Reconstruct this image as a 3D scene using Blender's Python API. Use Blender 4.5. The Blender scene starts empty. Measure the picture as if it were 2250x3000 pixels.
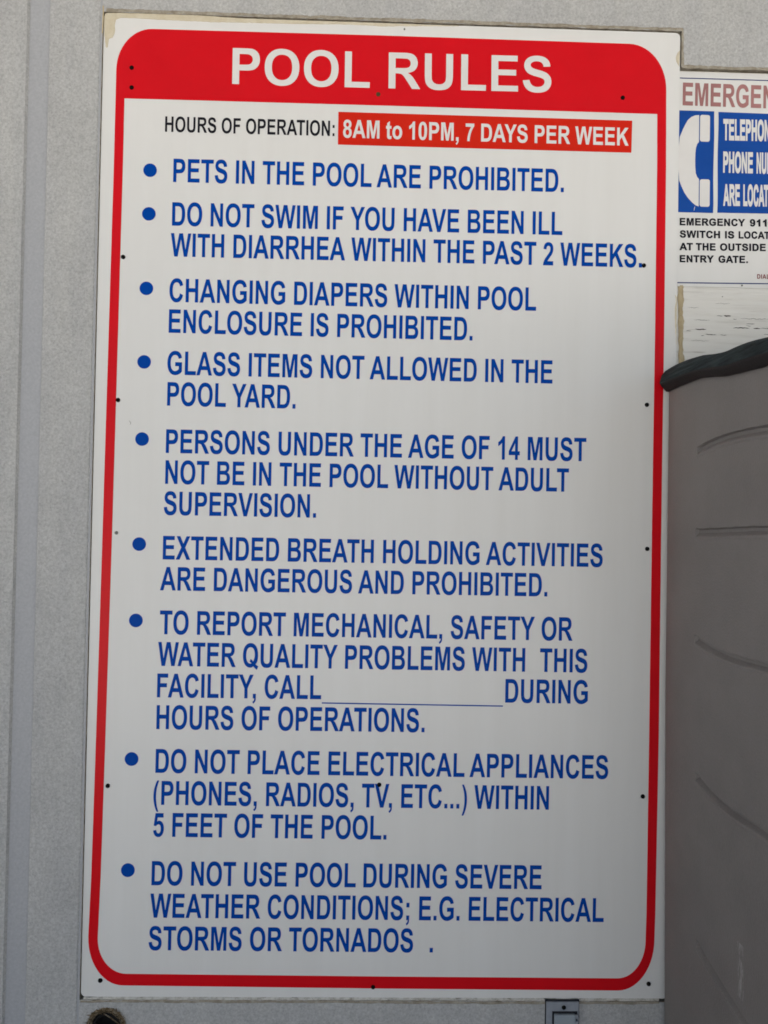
import bpy, bmesh, math, random
from mathutils import Vector, Matrix
from mathutils.geometry import tessellate_polygon
from mathutils import noise as mnoise

random.seed(7)
S = bpy.context.scene
COL = S.collection
R = math.radians

# ------------------------------------------------------------------ camera
cam_d = bpy.data.cameras.new('camera')
cam = bpy.data.objects.new('camera', cam_d)
COL.objects.link(cam)
fw = Vector((0.0243941, 0.99958043, 0.01561711))
ri = Vector((0.99953419, -0.0246736, 0.01796167))
up = Vector((-0.01833947, -0.01517168, 0.9997167))
m = Matrix((ri, up, -fw)).transposed().to_4x4()
m.translation = Vector((0.42441, -1.23402, 0.73718))
cam.matrix_world = m
cam_d.sensor_fit = 'VERTICAL'
cam_d.sensor_height = 36.0
cam_d.lens = 36.0 * 2300 / 3000
cam_d.clip_start = 0.05
cam_d.clip_end = 500
S.camera = cam

# ------------------------------------------------------------------ sky, sun, exposure
EL = R(68)
EXPO = 1.46
BLOCK_D, BLOCK_Z = 2.4, 2.2     # unseen overhang, added to hold skylight off the wall
w = bpy.data.worlds.new('World')
S.world = w
w.use_nodes = True
nt = w.node_tree
sky = nt.nodes.new('ShaderNodeTexSky')
sky.sky_type = 'NISHITA'
sky.sun_disc = False
sky.sun_elevation = EL
sky.sun_rotation = 0.0
nt.links.new(sky.outputs[0], nt.nodes['Background'].inputs[0])
nt.nodes['Background'].inputs[1].default_value = 0.05
sl = bpy.data.lights.new('sun', 'SUN')
sl.energy = 5.0
sl.angle = R(0.5)
sl.color = (1.0, 0.965, 0.92)
sun = bpy.data.objects.new('sun', sl)
COL.objects.link(sun)
sun.rotation_euler = (-(math.pi / 2 - EL), 0, 0)
S.view_settings.view_transform = 'Standard'
S.view_settings.look = 'None'
S.view_settings.gamma = 1
S.view_settings.use_curve_mapping = False
S.view_settings.exposure = EXPO
S.cycles.filter_width = 1.7
S.cycles.max_bounces = 8
S.cycles.diffuse_bounces = 5

GROUND = -0.62

# ------------------------------------------------------------------ materials
def mat(name, base, rough=0.6, spec=0.5, coat=0.0):
    mm = bpy.data.materials.new(name)
    mm.use_nodes = True
    b = mm.node_tree.nodes['Principled BSDF']
    b.inputs['Base Color'].default_value = (*base, 1)
    b.inputs['Roughness'].default_value = rough
    b.inputs['Specular IOR Level'].default_value = spec
    b.inputs['Coat Weight'].default_value = coat
    return mm

class N:
    """small node-graph helper"""
    def __init__(s, mm):
        s.m = mm; s.t = mm.node_tree; s.b = s.t.nodes['Principled BSDF']
        s.co = s.t.nodes.new('ShaderNodeTexCoord')
    def map(s, scale=(1, 1, 1), rot=(0, 0, 0), loc=(0, 0, 0)):
        n = s.t.nodes.new('ShaderNodeMapping')
        n.inputs['Scale'].default_value = scale
        n.inputs['Rotation'].default_value = rot
        n.inputs['Location'].default_value = loc
        s.t.links.new(s.co.outputs['Object'], n.inputs[0])
        return n.outputs[0]
    def noise(s, scale, vec=None, detail=3, rough=0.5, dist=0.0):
        n = s.t.nodes.new('ShaderNodeTexNoise')
        n.inputs['Scale'].default_value = scale
        n.inputs['Detail'].default_value = detail
        n.inputs['Roughness'].default_value = rough
        n.inputs['Distortion'].default_value = dist
        s.t.links.new(vec if vec else s.co.outputs['Object'], n.inputs['Vector'])
        return n.outputs[0]
    def ramp(s, fac, stops):
        n = s.t.nodes.new('ShaderNodeValToRGB')
        e = n.color_ramp.elements
        while len(e) < len(stops): e.new(0.5)
        for k, (p, c) in enumerate(stops):
            e[k].position = p
            e[k].color = (*c, 1) if len(c) == 3 else c
        s.t.links.new(fac, n.inputs[0])
        return n.outputs[0]
    def mix(s, fac, a, b, mode='MIX'):
        n = s.t.nodes.new('ShaderNodeMix')
        n.data_type = 'RGBA'; n.blend_type = mode
        for sock, v in ((n.inputs[0], fac), (n.inputs[6], a), (n.inputs[7], b)):
            if hasattr(v, 'is_output'): s.t.links.new(v, sock)
            elif isinstance(v, (int, float)): sock.default_value = v
            else: sock.default_value = (*v, 1)
        return n.outputs[2]
    def math(s, op, a, b=0.0):
        n = s.t.nodes.new('ShaderNodeMath'); n.operation = op
        for k, v in enumerate((a, b)):
            if hasattr(v, 'is_output'): s.t.links.new(v, n.inputs[k])
            else: n.inputs[k].default_value = v
        return n.outputs[0]
    def xyz(s):
        n = s.t.nodes.new('ShaderNodeSeparateXYZ')
        s.t.links.new(s.co.outputs['Object'], n.inputs[0])
        return n.outputs
    def color(s, c): s.t.links.new(c, s.b.inputs['Base Color'])
    def rough(s, c): s.t.links.new(c, s.b.inputs['Roughness'])
    def bump(s, h, dist, strength=1.0):
        n = s.t.nodes.new('ShaderNodeBump')
        n.inputs['Distance'].default_value = dist
        n.inputs['Strength'].default_value = strength
        s.t.links.new(h, n.inputs['Height'])
        s.t.links.new(n.outputs[0], s.b.inputs['Normal'])

G = lambda v: (v, v, v)

# painted stucco
M_stucco = mat('grey_stucco', (0.5, 0.5, 0.5), 0.75, 0.3)
n = N(M_stucco)
sp = n.noise(300, detail=3, rough=0.7)
bl = n.noise(9, detail=4)
st = n.noise(5, n.map((6, 1, 0.7)), detail=4)
c = n.ramp(sp, [(0.26, (0.37, 0.369, 0.367)), (0.5, (0.492, 0.491, 0.487)), (0.74, (0.61, 0.61, 0.605))])
c = n.mix(1.0, c, n.ramp(bl, [(0.3, G(0.93)), (0.7, G(1.035))]), 'MULTIPLY')
c = n.mix(1.0, c, n.ramp(st, [(0.3, (0.94, 0.94, 0.95)), (0.7, (1.04, 1.035, 1.02))]), 'MULTIPLY')
n.color(c)
n.bump(n.math('ADD', n.math('MULTIPLY', sp, 1.0), n.noise(620, detail=2)), 0.0012, 0.8)

M_reveal = mat('smooth_grey_shaded', (0.45, 0.46, 0.49), 0.6, 0.4)  # same wall paint, with the recess's cool shade put into the colour
n = N(M_reveal)
c = n.ramp(n.noise(260, detail=3, rough=0.6), [(0.3, (0.385, 0.39, 0.41)), (0.7, (0.455, 0.46, 0.48))])
n.color(c); n.bump(n.noise(300, detail=2), 0.0004)

# old brown caulk / exposed edge
M_caulk = mat('weathered_caulk', (0.3, 0.25, 0.18), 0.85, 0.2)
n = N(M_caulk)
c = n.ramp(n.noise(90, detail=5, rough=0.7), [(0.25, (0.22, 0.185, 0.135)), (0.5, (0.36, 0.32, 0.255)), (0.75, (0.50, 0.465, 0.40))])
n.color(c); n.bump(n.noise(400, detail=4), 0.0015)

M_tan = mat('tan_caulk', (0.42, 0.34, 0.22), 0.8, 0.2)
n = N(M_tan)
c = n.ramp(n.noise(26, n.map((3, 1, 1)), detail=6, rough=0.65), [(0.3, (0.33, 0.255, 0.155)), (0.52, (0.50, 0.405, 0.255)), (0.75, (0.62, 0.54, 0.38))])
n.color(c); n.bump(n.noise(300, detail=4), 0.001)

M_ivory = mat('ivory_caulk', (0.68, 0.60, 0.45), 0.6, 0.3)
n = N(M_ivory)
c = n.ramp(n.noise(60, detail=6, rough=0.7), [(0.22, (0.36, 0.27, 0.15)), (0.32, (0.62, 0.54, 0.385)), (0.7, (0.73, 0.665, 0.53))])
n.color(c); n.bump(n.noise(250, detail=3), 0.001)

M_mortar = mat('flaking_filler', (0.45, 0.43, 0.39), 0.9, 0.2)
n = N(M_mortar)
c = n.ramp(n.noise(70, n.map((1, 1, 2)), detail=6, rough=0.75), [(0.30, (0.12, 0.10, 0.075)), (0.38, (0.42, 0.39, 0.34)), (0.55, (0.70, 0.68, 0.63))])
n.color(c); n.bump(n.noise(260, detail=5), 0.003)

M_blocker = mat('sky_blocker_paint', (0.5, 0.48, 0.44), 0.7, 0.3)

# sign faces
M_white = mat('white_sign_face', (0.80, 0.79, 0.77), 0.24, 0.22)
n = N(M_white)
big = n.noise(2.2, detail=2, rough=0.4)
c = n.ramp(big, [(0.2, (0.792, 0.783, 0.763)), (0.8, (0.808, 0.80, 0.78))])
c = n.mix(1.0, c, n.ramp(n.noise(30, n.map((1, 1, 0.06)), detail=5, rough=0.6), [(0.3, (0.975, 0.972, 0.965)), (0.7, G(1.01))]), 'MULTIPLY')
spk = n.noise(420, detail=1)
c = n.mix(n.ramp(spk, [(0.80, G(0)), (0.84, G(0.35))]), c, (0.35, 0.31, 0.25))
n.color(c)
n.b.inputs['Roughness'].default_value = 0.27

def vinyl(name, base, rough=0.30, var=0.05, spec=0.13):
    mm = mat(name, base, rough, spec)
    k = N(mm)
    lo = tuple(v * (1 - var) for v in base); hi = tuple(min(1, v * (1 + var)) for v in base)
    k.color(k.ramp(k.noise(8, detail=6, rough=0.7), [(0.3, lo), (0.7, hi)]))
    return mm
M_red = vinyl('red_vinyl', (0.70, 0.006, 0.0135))
M_orange = vinyl('orange_red_vinyl', (0.68, 0.020, 0.007))
M_blue = vinyl('blue_vinyl', (0.001, 0.060, 0.37), 0.34, 0.05, 0.04)
M_black = vinyl('black_vinyl', (0.012, 0.012, 0.018), 0.3)
M_wlet = vinyl('white_vinyl', (0.79, 0.77, 0.75), 0.26)
M_eblue = vinyl('bright_blue_vinyl', (0.010, 0.075, 0.36), 0.32, 0.1)
M_eline = vinyl('dark_blue_line', (0.02, 0.035, 0.17), 0.35)
M_epink = vinyl('faded_red_vinyl', (0.40, 0.19, 0.185), 0.5, 0.14)
M_edark = vinyl('dark_red_vinyl', (0.22, 0.03, 0.035), 0.4)
M_screw = mat('blackened_screw', (0.005, 0.0045, 0.004), 0.8, 0.1)
M_gscrew = mat('grey_screw', (0.22, 0.22, 0.20), 0.45, 0.5)
M_rust = mat('rusty_screw', (0.10, 0.055, 0.02), 0.7, 0.3)

# peeling white plywood
M_ply = mat('peeling_white_paint', (0.72, 0.71, 0.68), 0.6, 0.3)
n = N(M_ply)
gr = n.noise(26, n.map((0.35, 1, 5.5)), detail=5, rough=0.6, dist=0.3)
gr2 = n.noise(70, n.map((0.16, 1, 3.4)), detail=4, rough=0.6)
c = n.ramp(gr, [(0.25, (0.64, 0.62, 0.57)), (0.45, (0.80, 0.78, 0.735)), (0.75, (0.84, 0.825, 0.785))])
c = n.mix(n.ramp(gr2, [(0.255, G(0.7)), (0.33, G(0))]), c, (0.40, 0.36, 0.31))
n.color(c)
n.bump(n.math('ADD', gr, gr2), 0.0016, 0.8)
M_gash = mat('bare_dark_wood', (0.07, 0.055, 0.04), 0.9, 0.1)
n = N(M_gash)
n.color(n.ramp(n.noise(160, n.map((0.4, 1, 3)), detail=5, rough=0.7), [(0.35, (0.02, 0.016, 0.012)), (0.8, (0.16, 0.13, 0.10))]))

# bin plastics
M_bin = mat('taupe_resin', (0.19, 0.17, 0.163), 0.55, 0.4)
n = N(M_bin)
pb = n.noise(330, detail=3, rough=0.6)
c = n.ramp(n.noise(6, detail=7, rough=0.68), [(0.3, (0.180, 0.163, 0.156)), (0.7, (0.222, 0.203, 0.193))])
c = n.mix(1.0, c, n.ramp(pb, [(0.3, G(0.95)), (0.7, G(1.05))]), 'MULTIPLY')
xo = n.xyz()   # a pale scuff rubbed into the side
dy = n.math('ABSOLUTE', n.math('ADD', xo[1], n.math('ADD', 0.262, n.math('MULTIPLY', xo[2], -0.02))))
dz = n.math('ABSOLUTE', n.math('SUBTRACT', xo[2], 0.188))
msk = n.math('MULTIPLY', n.math('LESS_THAN', dy, 0.0075), n.math('LESS_THAN', dz, 0.034))
sc = n.math('MULTIPLY', msk, n.ramp(n.noise(190, n.map((1, 1.4, 0.35)), detail=5, rough=0.7), [(0.44, G(0)), (0.6, G(0.55))]))
c = n.mix(sc, c, (0.5, 0.48, 0.46))
n.color(c); n.bump(pb, 0.0009, 0.8)
M_lid = mat('green_black_resin', (0.018, 0.024, 0.026), 0.7, 0.1)
n = N(M_lid)
fg = n.noise(110, n.map((0.3, 0.16, 2.6)), detail=5, rough=0.68)
n.color(n.ramp(fg, [(0.32, (0.010, 0.016, 0.018)), (0.5, (0.023, 0.033, 0.036)), (0.7, (0.048, 0.066, 0.070))]))
n.bump(fg, 0.0016, 1.0)
M_lidu = mat('brown_black_resin', (0.027, 0.023, 0.023), 0.7, 0.1)
n = N(M_lidu); n.bump(n.noise(300, detail=2), 0.0005)
M_plate = mat('painted_cover_plate', (0.30, 0.33, 0.38), 0.4, 0.5)
n = N(M_plate)
n.color(n.ramp(n.noise(90, detail=5), [(0.3, (0.26, 0.285, 0.325)), (0.7, (0.33, 0.355, 0.40))]))
M_flap = mat('painted_flap', (0.33, 0.38, 0.42), 0.45, 0.5)
M_gap = mat('dark_shadow_gap', (0.015, 0.017, 0.022), 0.7, 0.3)  # near-black that stands for shade in the cover's gaps
M_pipe = mat('dark_pipe', (0.014, 0.014, 0.015), 0.75, 0.15)
M_splint = mat('splintered_edge', (0.3, 0.25, 0.18), 0.9, 0.1)
n = N(M_splint)
n.color(n.ramp(n.noise(170, detail=5, rough=0.7), [(0.34, (0.05, 0.035, 0.018)), (0.5, (0.22, 0.165, 0.10)), (0.68, (0.46, 0.40, 0.31))]))
M_bounce = mat('pale_bounce_ground', (0.46, 0.43, 0.38), 0.85, 0.2)
n = N(M_bounce)
n.color(n.ramp(n.noise(1.5, detail=8, rough=0.6), [(0.3, (0.60, 0.575, 0.53)), (0.7, (0.68, 0.655, 0.61))]))

M_dark_ground = mat('added_dark_ground', (0.10, 0.09, 0.08), 0.9, 0.2)
n = N(M_dark_ground)
n.color(n.ramp(n.noise(60, detail=6, rough=0.7), [(0.3, (0.06, 0.055, 0.05)), (0.7, (0.15, 0.14, 0.125))]))

# ------------------------------------------------------------------ object helpers
def me_obj(name, verts, faces, mats, parent=None, idx=None, smooth=False):
    me = bpy.data.meshes.new(name)
    me.from_pydata([tuple(v) for v in verts], [], faces)
    for mm in (mats if isinstance(mats, (list, tuple)) else [mats]): me.materials.append(mm)
    if idx:
        for p, k in zip(me.polygons, idx): p.material_index = k
    if smooth:
        for p in me.polygons: p.use_smooth = True
    me.validate()
    o = bpy.data.objects.new(name, me)
    COL.objects.link(o)
    if parent: o.parent = parent
    return o

def tag(o, label, cat, group=None):
    o['label'] = label; o['category'] = cat
    if group: o['group'] = group
    return o

def root(name, loc, label, cat, group=None):
    o = bpy.data.objects.new(name, None)
    o.empty_display_size = 0.05
    COL.objects.link(o)
    o.location = loc
    return tag(o, label, cat, group)

def child_fix(o, parent):
    """parent while keeping world-space vertex coordinates"""
    o.parent = parent
    o.matrix_parent_inverse = Matrix.Translation(parent.location).inverted()
    return o

def poly_sheet(name, loops, y, mm, parent, t=0.0):
    """flat polygon with holes facing -Y at depth y; loops in (x, z)"""
    vs, fs = [], []
    add_poly(vs, fs, loops, y, t)
    return child_fix(me_obj(name, vs, fs, mm), parent)

def area(l): return sum(l[i - 1][0] * l[i][1] - l[i][0] * l[i - 1][1] for i in range(len(l))) / 2

def add_poly(vs, fs, loops, y, t=0.0):
    tri = tessellate_polygon([[Vector((x, z, 0)) for x, z in l] for l in loops])
    flat = [p for l in loops for p in l]
    b = len(vs)
    vs += [(x, y, z) for x, z in flat]
    for a in tri:
        p, q, r = (flat[i] for i in a)
        ar = (q[0] - p[0]) * (r[1] - p[1]) - (q[1] - p[1]) * (r[0] - p[0])
        if abs(ar) < 1e-14: continue
        fs.append(tuple(b + i for i in (a if ar > 0 else a[::-1])))
    if t:
        b2 = len(vs)
        vs += [(x, y + t, z) for x, z in flat]
        o = 0
        for k, l in enumerate(loops):
            nl = len(l)
            for i in range(nl):
                j = (i + 1) % nl
                q = (b + o + i, b + o + j, b2 + o + j, b2 + o + i)
                ccw = area(l) > 0
                if (ccw and k == 0) or (not ccw and k): q = q[::-1]
                fs.append(q)
            o += nl

def rrect(x0, z0, x1, z1, r, k=6):
    pts = []
    for cx, cz, a in ((x1 - r, z0 + r, -90), (x1 - r, z1 - r, 0), (x0 + r, z1 - r, 90), (x0 + r, z0 + r, 180)):
        for i in range(k + 1):
            t = R(a + 90 * i / k)
            pts.append((cx + r * math.cos(t), cz + r * math.sin(t)))
    return pts

def circle(cx, cz, r, k=32): return [(cx + r * math.cos(2 * math.pi * i / k), cz + r * math.sin(2 * math.pi * i / k)) for i in range(k)]

def slab_bm(bm, x0, x1, y0, y1, z0, z1, bevel=0.0, seg=2):
    b2 = bmesh.new()
    bmesh.ops.create_cube(b2, size=1)
    for v in b2.verts:
        v.co = Vector(((x0 + x1) / 2 + v.co.x * (x1 - x0), (y0 + y1) / 2 + v.co.y * (y1 - y0), (z0 + z1) / 2 + v.co.z * (z1 - z0)))
    if bevel: bmesh.ops.bevel(b2, geom=b2.edges[:], offset=bevel, segments=seg, affect='EDGES', profile=0.5)
    tmp = bpy.data.meshes.new('tmp'); b2.to_mesh(tmp); b2.free()
    bm.from_mesh(tmp); bpy.data.meshes.remove(tmp)

def bm_obj(name, bm, mm, parent=None, smooth=False):
    me = bpy.data.meshes.new(name)
    bm.to_mesh(me); bm.free()
    for q in (mm if isinstance(mm, (list, tuple)) else [mm]): me.materials.append(q)
    if smooth:
        for p in me.polygons: p.use_smooth = True
    o = bpy.data.objects.new(name, me)
    COL.objects.link(o)
    if parent: child_fix(o, parent)
    return o

# ------------------------------------------------------------------ lettering: bold grotesque outlines drawn as curves
# contours: "M x y", "L x y", "Q cx cy x y" on a 2048 unit em with capitals 1466 high
GL = {
'A': (1479, ["M 1471 0 L 1149 0 L 1021 333 L 435 333 L 314 0 L 0 0 L 571 1466 L 884 1466", "M 926 580 L 724 1124 L 526 580"]),
'B': (1479, ["M 150 1466 L 736 1466 Q 910 1466 995 1451 Q 1081 1437 1148 1391 Q 1216 1345 1261 1268 Q 1306 1192 1306 1097 Q 1306 994 1250 908 Q 1195 822 1100 779 Q 1234 740 1306 646 Q 1378 552 1378 425 Q 1378 325 1331 230 Q 1285 136 1204 79 Q 1124 23 1006 10 Q 932 2 649 0 L 150 0",
      "M 446 1222 L 446 883 L 640 883 Q 813 883 855 888 Q 931 897 974 940 Q 1018 984 1018 1055 Q 1018 1123 980 1165 Q 943 1208 869 1217 Q 825 1222 616 1222", "M 446 639 L 446 247 L 720 247 Q 880 247 923 256 Q 989 268 1030 314 Q 1072 361 1072 439 Q 1072 505 1040 551 Q 1008 597 947 618 Q 887 639 685 639"]),
'C': (1479, ["M 1087 539 L 1374 448 Q 1308 208 1154 91 Q 1001 -25 765 -25 Q 473 -25 285 174 Q 97 374 97 720 Q 97 1086 286 1288 Q 475 1491 783 1491 Q 1052 1491 1220 1332 Q 1320 1238 1370 1062 L 1077 992 Q 1051 1106 968 1172 Q 886 1238 768 1238 Q 605 1238 503 1121 Q 402 1004 402 742 Q 402 464 502 346 Q 602 228 762 228 Q 880 228 965 303 Q 1050 378 1087 539"]),
'D': (1479, ["M 148 1466 L 689 1466 Q 872 1466 968 1438 Q 1097 1400 1189 1303 Q 1281 1206 1329 1065 Q 1377 925 1377 719 Q 1377 538 1332 407 Q 1277 247 1175 148 Q 1098 73 967 31 Q 869 0 705 0 L 148 0", "M 444 1218 L 444 247 L 665 247 Q 789 247 844 261 Q 916 279 963 322 Q 1011 365 1041 463 Q 1071 562 1071 732 Q 1071 902 1041 993 Q 1011 1084 957 1135 Q 903 1186 820 1204 Q 758 1218 577 1218"]),
'E': (1366, ["M 149 0 L 149 1466 L 1236 1466 L 1236 1218 L 445 1218 L 445 893 L 1181 893 L 1181 646 L 445 646 L 445 247 L 1264 247 L 1264 0"]),
'F': (1251, ["M 151 0 L 151 1466 L 1156 1466 L 1156 1218 L 447 1218 L 447 871 L 1059 871 L 1059 623 L 447 623 L 447 0"]),
'G': (1593, ["M 831 539 L 831 786 L 1469 786 L 1469 202 Q 1376 112 1199 43 Q 1023 -25 842 -25 Q 612 -25 441 71 Q 270 168 184 347 Q 98 527 98 738 Q 98 967 194 1145 Q 290 1323 475 1418 Q 616 1491 826 1491 Q 1099 1491 1252 1376 Q 1406 1262 1450 1060 L 1156 1005 Q 1125 1113 1039 1175 Q 954 1238 826 1238 Q 632 1238 517 1115 Q 403 992 403 750 Q 403 489 519 358 Q 635 228 823 228 Q 916 228 1009 264 Q 1103 301 1170 353 L 1170 539"]),
'H': (1479, ["M 150 0 L 150 1466 L 446 1466 L 446 889 L 1026 889 L 1026 1466 L 1322 1466 L 1322 0 L 1026 0 L 1026 641 L 446 641 L 446 0"]),
'I': (569, ["M 140 0 L 140 1466 L 436 1466 L 436 0"]),
'K': (1479, ["M 153 0 L 153 1466 L 449 1466 L 449 815 L 1047 1466 L 1445 1466 L 893 895 L 1475 0 L 1092 0 L 689 688 L 449 443 L 449 0"]),
'L': (1251, ["M 157 0 L 157 1466 L 453 1466 L 453 247 L 1195 247 L 1195 0"]),
'M': (1706, ["M 145 0 L 145 1466 L 588 1466 L 854 466 L 1117 1466 L 1561 1466 L 1561 0 L 1286 0 L 1286 1154 L 995 0 L 710 0 L 420 1154 L 420 0"]),
'N': (1479, ["M 152 0 L 152 1466 L 440 1466 L 1040 487 L 1040 1466 L 1315 1466 L 1315 0 L 1018 0 L 427 956 L 427 0"]),
'O': (1593, ["M 89 724 Q 89 948 156 1100 Q 206 1212 292 1301 Q 379 1390 482 1433 Q 619 1491 798 1491 Q 1122 1491 1316 1290 Q 1511 1089 1511 731 Q 1511 376 1318 175 Q 1125 -25 802 -25 Q 475 -25 282 174 Q 89 374 89 724", "M 394 734 Q 394 485 509 356 Q 624 228 801 228 Q 978 228 1091 355 Q 1205 483 1205 738 Q 1205 990 1094 1114 Q 984 1238 801 1238 Q 618 1238 506 1112 Q 394 987 394 734"]),
'P': (1366, ["M 149 0 L 149 1466 L 624 1466 Q 894 1466 976 1444 Q 1102 1411 1187 1300 Q 1272 1190 1272 1015 Q 1272 880 1223 788 Q 1174 696 1098 643 Q 1023 591 945 574 Q 839 553 638 553 L 445 553 L 445 0", "M 445 1218 L 445 802 L 607 802 Q 782 802 841 825 Q 900 848 933 897 Q 967 946 967 1011 Q 967 1091 920 1143 Q 873 1195 801 1208 Q 748 1218 588 1218"]),
'Q': (1593, ["M 1286 192 Q 1402 109 1543 60 L 1433 -151 Q 1359 -128 1289 -88 Q 1273 -80 1069 57 Q 940 -25 797 -25 Q 471 -25 280 175 Q 89 375 89 734 Q 89 1092 280 1291 Q 472 1491 800 1491 Q 1125 1491 1315 1291 Q 1506 1092 1506 734 Q 1506 545 1454 402 Q 1414 292 1286 192", "M 1048 359 Q 1125 449 1163 560 Q 1202 640 1202 734 Q 1202 988 1090 1113 Q 978 1238 798 1238 Q 618 1238 505 1113 Q 392 987 392 734 Q 392 481 505 353 Q 618 226 790 226 Q 854 226 911 247 Q 821 306 728 339 L 812 510 Q 958 460 1048 359"]),
'R': (1479, ["M 150 0 L 150 1466 L 773 1466 Q 1008 1466 1114 1426 Q 1221 1387 1285 1286 Q 1349 1185 1349 1055 Q 1349 890 1252 782 Q 1155 675 962 647 Q 1058 591 1120 524 Q 1183 457 1289 286 L 1468 0 L 1114 0 L 900 319 Q 786 490 744 534 Q 702 579 655 595 Q 608 612 506 612 L 446 612 L 446 0", "M 446 846 L 665 846 Q 878 846 931 864 Q 984 882 1014 926 Q 1044 970 1044 1036 Q 1044 1110 1004 1155 Q 965 1201 893 1213 Q 857 1218 677 1218 L 446 1218"]),
'S': (1366, ["M 74 477 L 362 505 Q 388 360 467 292 Q 547 224 682 224 Q 825 224 897 284 Q 970 345 970 426 Q 970 478 939 514 Q 909 551 833 578 Q 781 596 596 642 Q 358 701 262 787 Q 127 908 127 1082 Q 127 1194 190 1291 Q 254 1389 373 1440 Q 493 1491 662 1491 Q 938 1491 1077 1370 Q 1217 1249 1224 1047 L 928 1034 Q 909 1147 846 1196 Q 784 1246 659 1246 Q 530 1246 457 1193 Q 410 1159 410 1102 Q 410 1050 454 1013 Q 510 966 726 915 Q 942 864 1045 809 Q 1149 755 1207 660 Q 1266 566 1266 427 Q 1266 301 1196 191 Q 1126 81 998 27 Q 870 -26 679 -26 Q 401 -26 252 102 Q 103 231 74 477"]),
'T': (1251, ["M 479 0 L 479 1218 L 44 1218 L 44 1466 L 1209 1466 L 1209 1218 L 775 1218 L 775 0"]),
'U': (1479, ["M 147 1466 L 443 1466 L 443 672 Q 443 483 454 427 Q 473 337 544 282 Q 616 228 740 228 Q 866 228 930 279 Q 994 331 1007 406 Q 1020 481 1020 655 L 1020 1466 L 1316 1466 L 1316 696 Q 1316 432 1292 323 Q 1268 214 1203 139 Q 1139 64 1031 19 Q 923 -25 749 -25 Q 539 -25 430 23 Q 322 72 259 149 Q 196 227 176 312 Q 147 438 147 684"]),
'V': (1366, ["M 524 0 L 0 1466 L 321 1466 L 692 381 L 1051 1466 L 1365 1466 L 840 0"]),
'W': (1933, ["M 357 0 L 7 1466 L 310 1466 L 531 459 L 799 1466 L 1151 1466 L 1408 442 L 1633 1466 L 1931 1466 L 1575 0 L 1261 0 L 969 1096 L 678 0"]),
'X': (1366, ["M 0 0 L 501 765 L 47 1466 L 393 1466 L 687 995 L 975 1466 L 1318 1466 L 862 754 L 1363 0 L 1006 0 L 681 507 L 355 0"]),
'Y': (1366, ["M 533 0 L 533 617 L -4 1466 L 343 1466 L 688 886 L 1026 1466 L 1367 1466 L 828 615 L 828 0"]),
'0': (1139, ["M 563 1472 Q 776 1472 896 1320 Q 1039 1140 1039 723 Q 1039 307 895 125 Q 776 -25 563 -25 Q 349 -25 218 139 Q 87 304 87 726 Q 87 1140 231 1322 Q 350 1472 563 1472", "M 563 1239 Q 512 1239 472 1206 Q 432 1174 410 1090 Q 381 981 381 723 Q 381 465 407 368 Q 433 272 472 240 Q 512 208 563 208 Q 614 208 654 240 Q 694 273 716 357 Q 745 465 745 723 Q 745 981 719 1077 Q 693 1174 653 1206 Q 614 1239 563 1239"]),
'1': (1139, ["M 806 0 L 525 0 L 525 1059 Q 371 915 162 846 L 162 1101 Q 272 1137 401 1237 Q 530 1338 578 1472 L 806 1472"]),
'2': (1139, ["M 1036 261 L 1036 0 L 51 0 Q 67 148 147 280 Q 227 413 463 632 Q 653 809 696 872 Q 754 959 754 1044 Q 754 1138 703 1188 Q 653 1239 564 1239 Q 476 1239 424 1186 Q 372 1133 364 1010 L 84 1038 Q 109 1270 241 1371 Q 373 1472 571 1472 Q 788 1472 912 1355 Q 1036 1238 1036 1064 Q 1036 965 1000 875 Q 965 786 888 688 Q 837 623 704 501 Q 571 379 535 339 Q 500 299 478 261"]),
'4': (1139, ["M 638 0 L 638 295 L 38 295 L 38 541 L 674 1472 L 910 1472 L 910 542 L 1092 542 L 1092 295 L 910 295 L 910 0", "M 638 542 L 638 1043 L 301 542"]),
'5': (1139, ["M 91 377 L 371 406 Q 383 311 442 255 Q 501 200 578 200 Q 666 200 727 271 Q 788 343 788 487 Q 788 622 727 689 Q 667 757 570 757 Q 449 757 353 650 L 125 683 L 269 1446 L 1012 1446 L 1012 1183 L 482 1183 L 438 934 Q 532 981 630 981 Q 817 981 947 845 Q 1077 709 1077 492 Q 1077 311 972 169 Q 829 -25 575 -25 Q 372 -25 244 84 Q 116 193 91 377"]),
'7': (1139, ["M 86 1185 L 86 1446 L 1046 1446 L 1046 1241 Q 927 1124 804 905 Q 681 686 616 439 Q 552 193 553 0 L 282 0 Q 289 303 407 619 Q 526 935 724 1185"]),
'8': (1139, ["M 322 791 Q 213 837 163 917 Q 114 998 114 1094 Q 114 1258 228 1365 Q 343 1472 554 1472 Q 763 1472 878 1365 Q 994 1258 994 1094 Q 994 992 941 912 Q 888 833 792 791 Q 914 742 977 648 Q 1041 554 1041 431 Q 1041 228 911 101 Q 782 -26 567 -26 Q 367 -26 234 79 Q 77 203 77 419 Q 77 538 136 637 Q 195 737 322 791", "M 380 1074 Q 380 990 427 943 Q 475 896 554 896 Q 634 896 682 943 Q 730 991 730 1075 Q 730 1154 682 1201 Q 635 1249 557 1249 Q 476 1249 428 1201 Q 380 1153 380 1074", "M 354 446 Q 354 330 413 265 Q 473 200 562 200 Q 649 200 706 262 Q 763 325 763 443 Q 763 546 705 608 Q 647 671 558 671 Q 455 671 404 600 Q 354 529 354 446"]),
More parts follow.
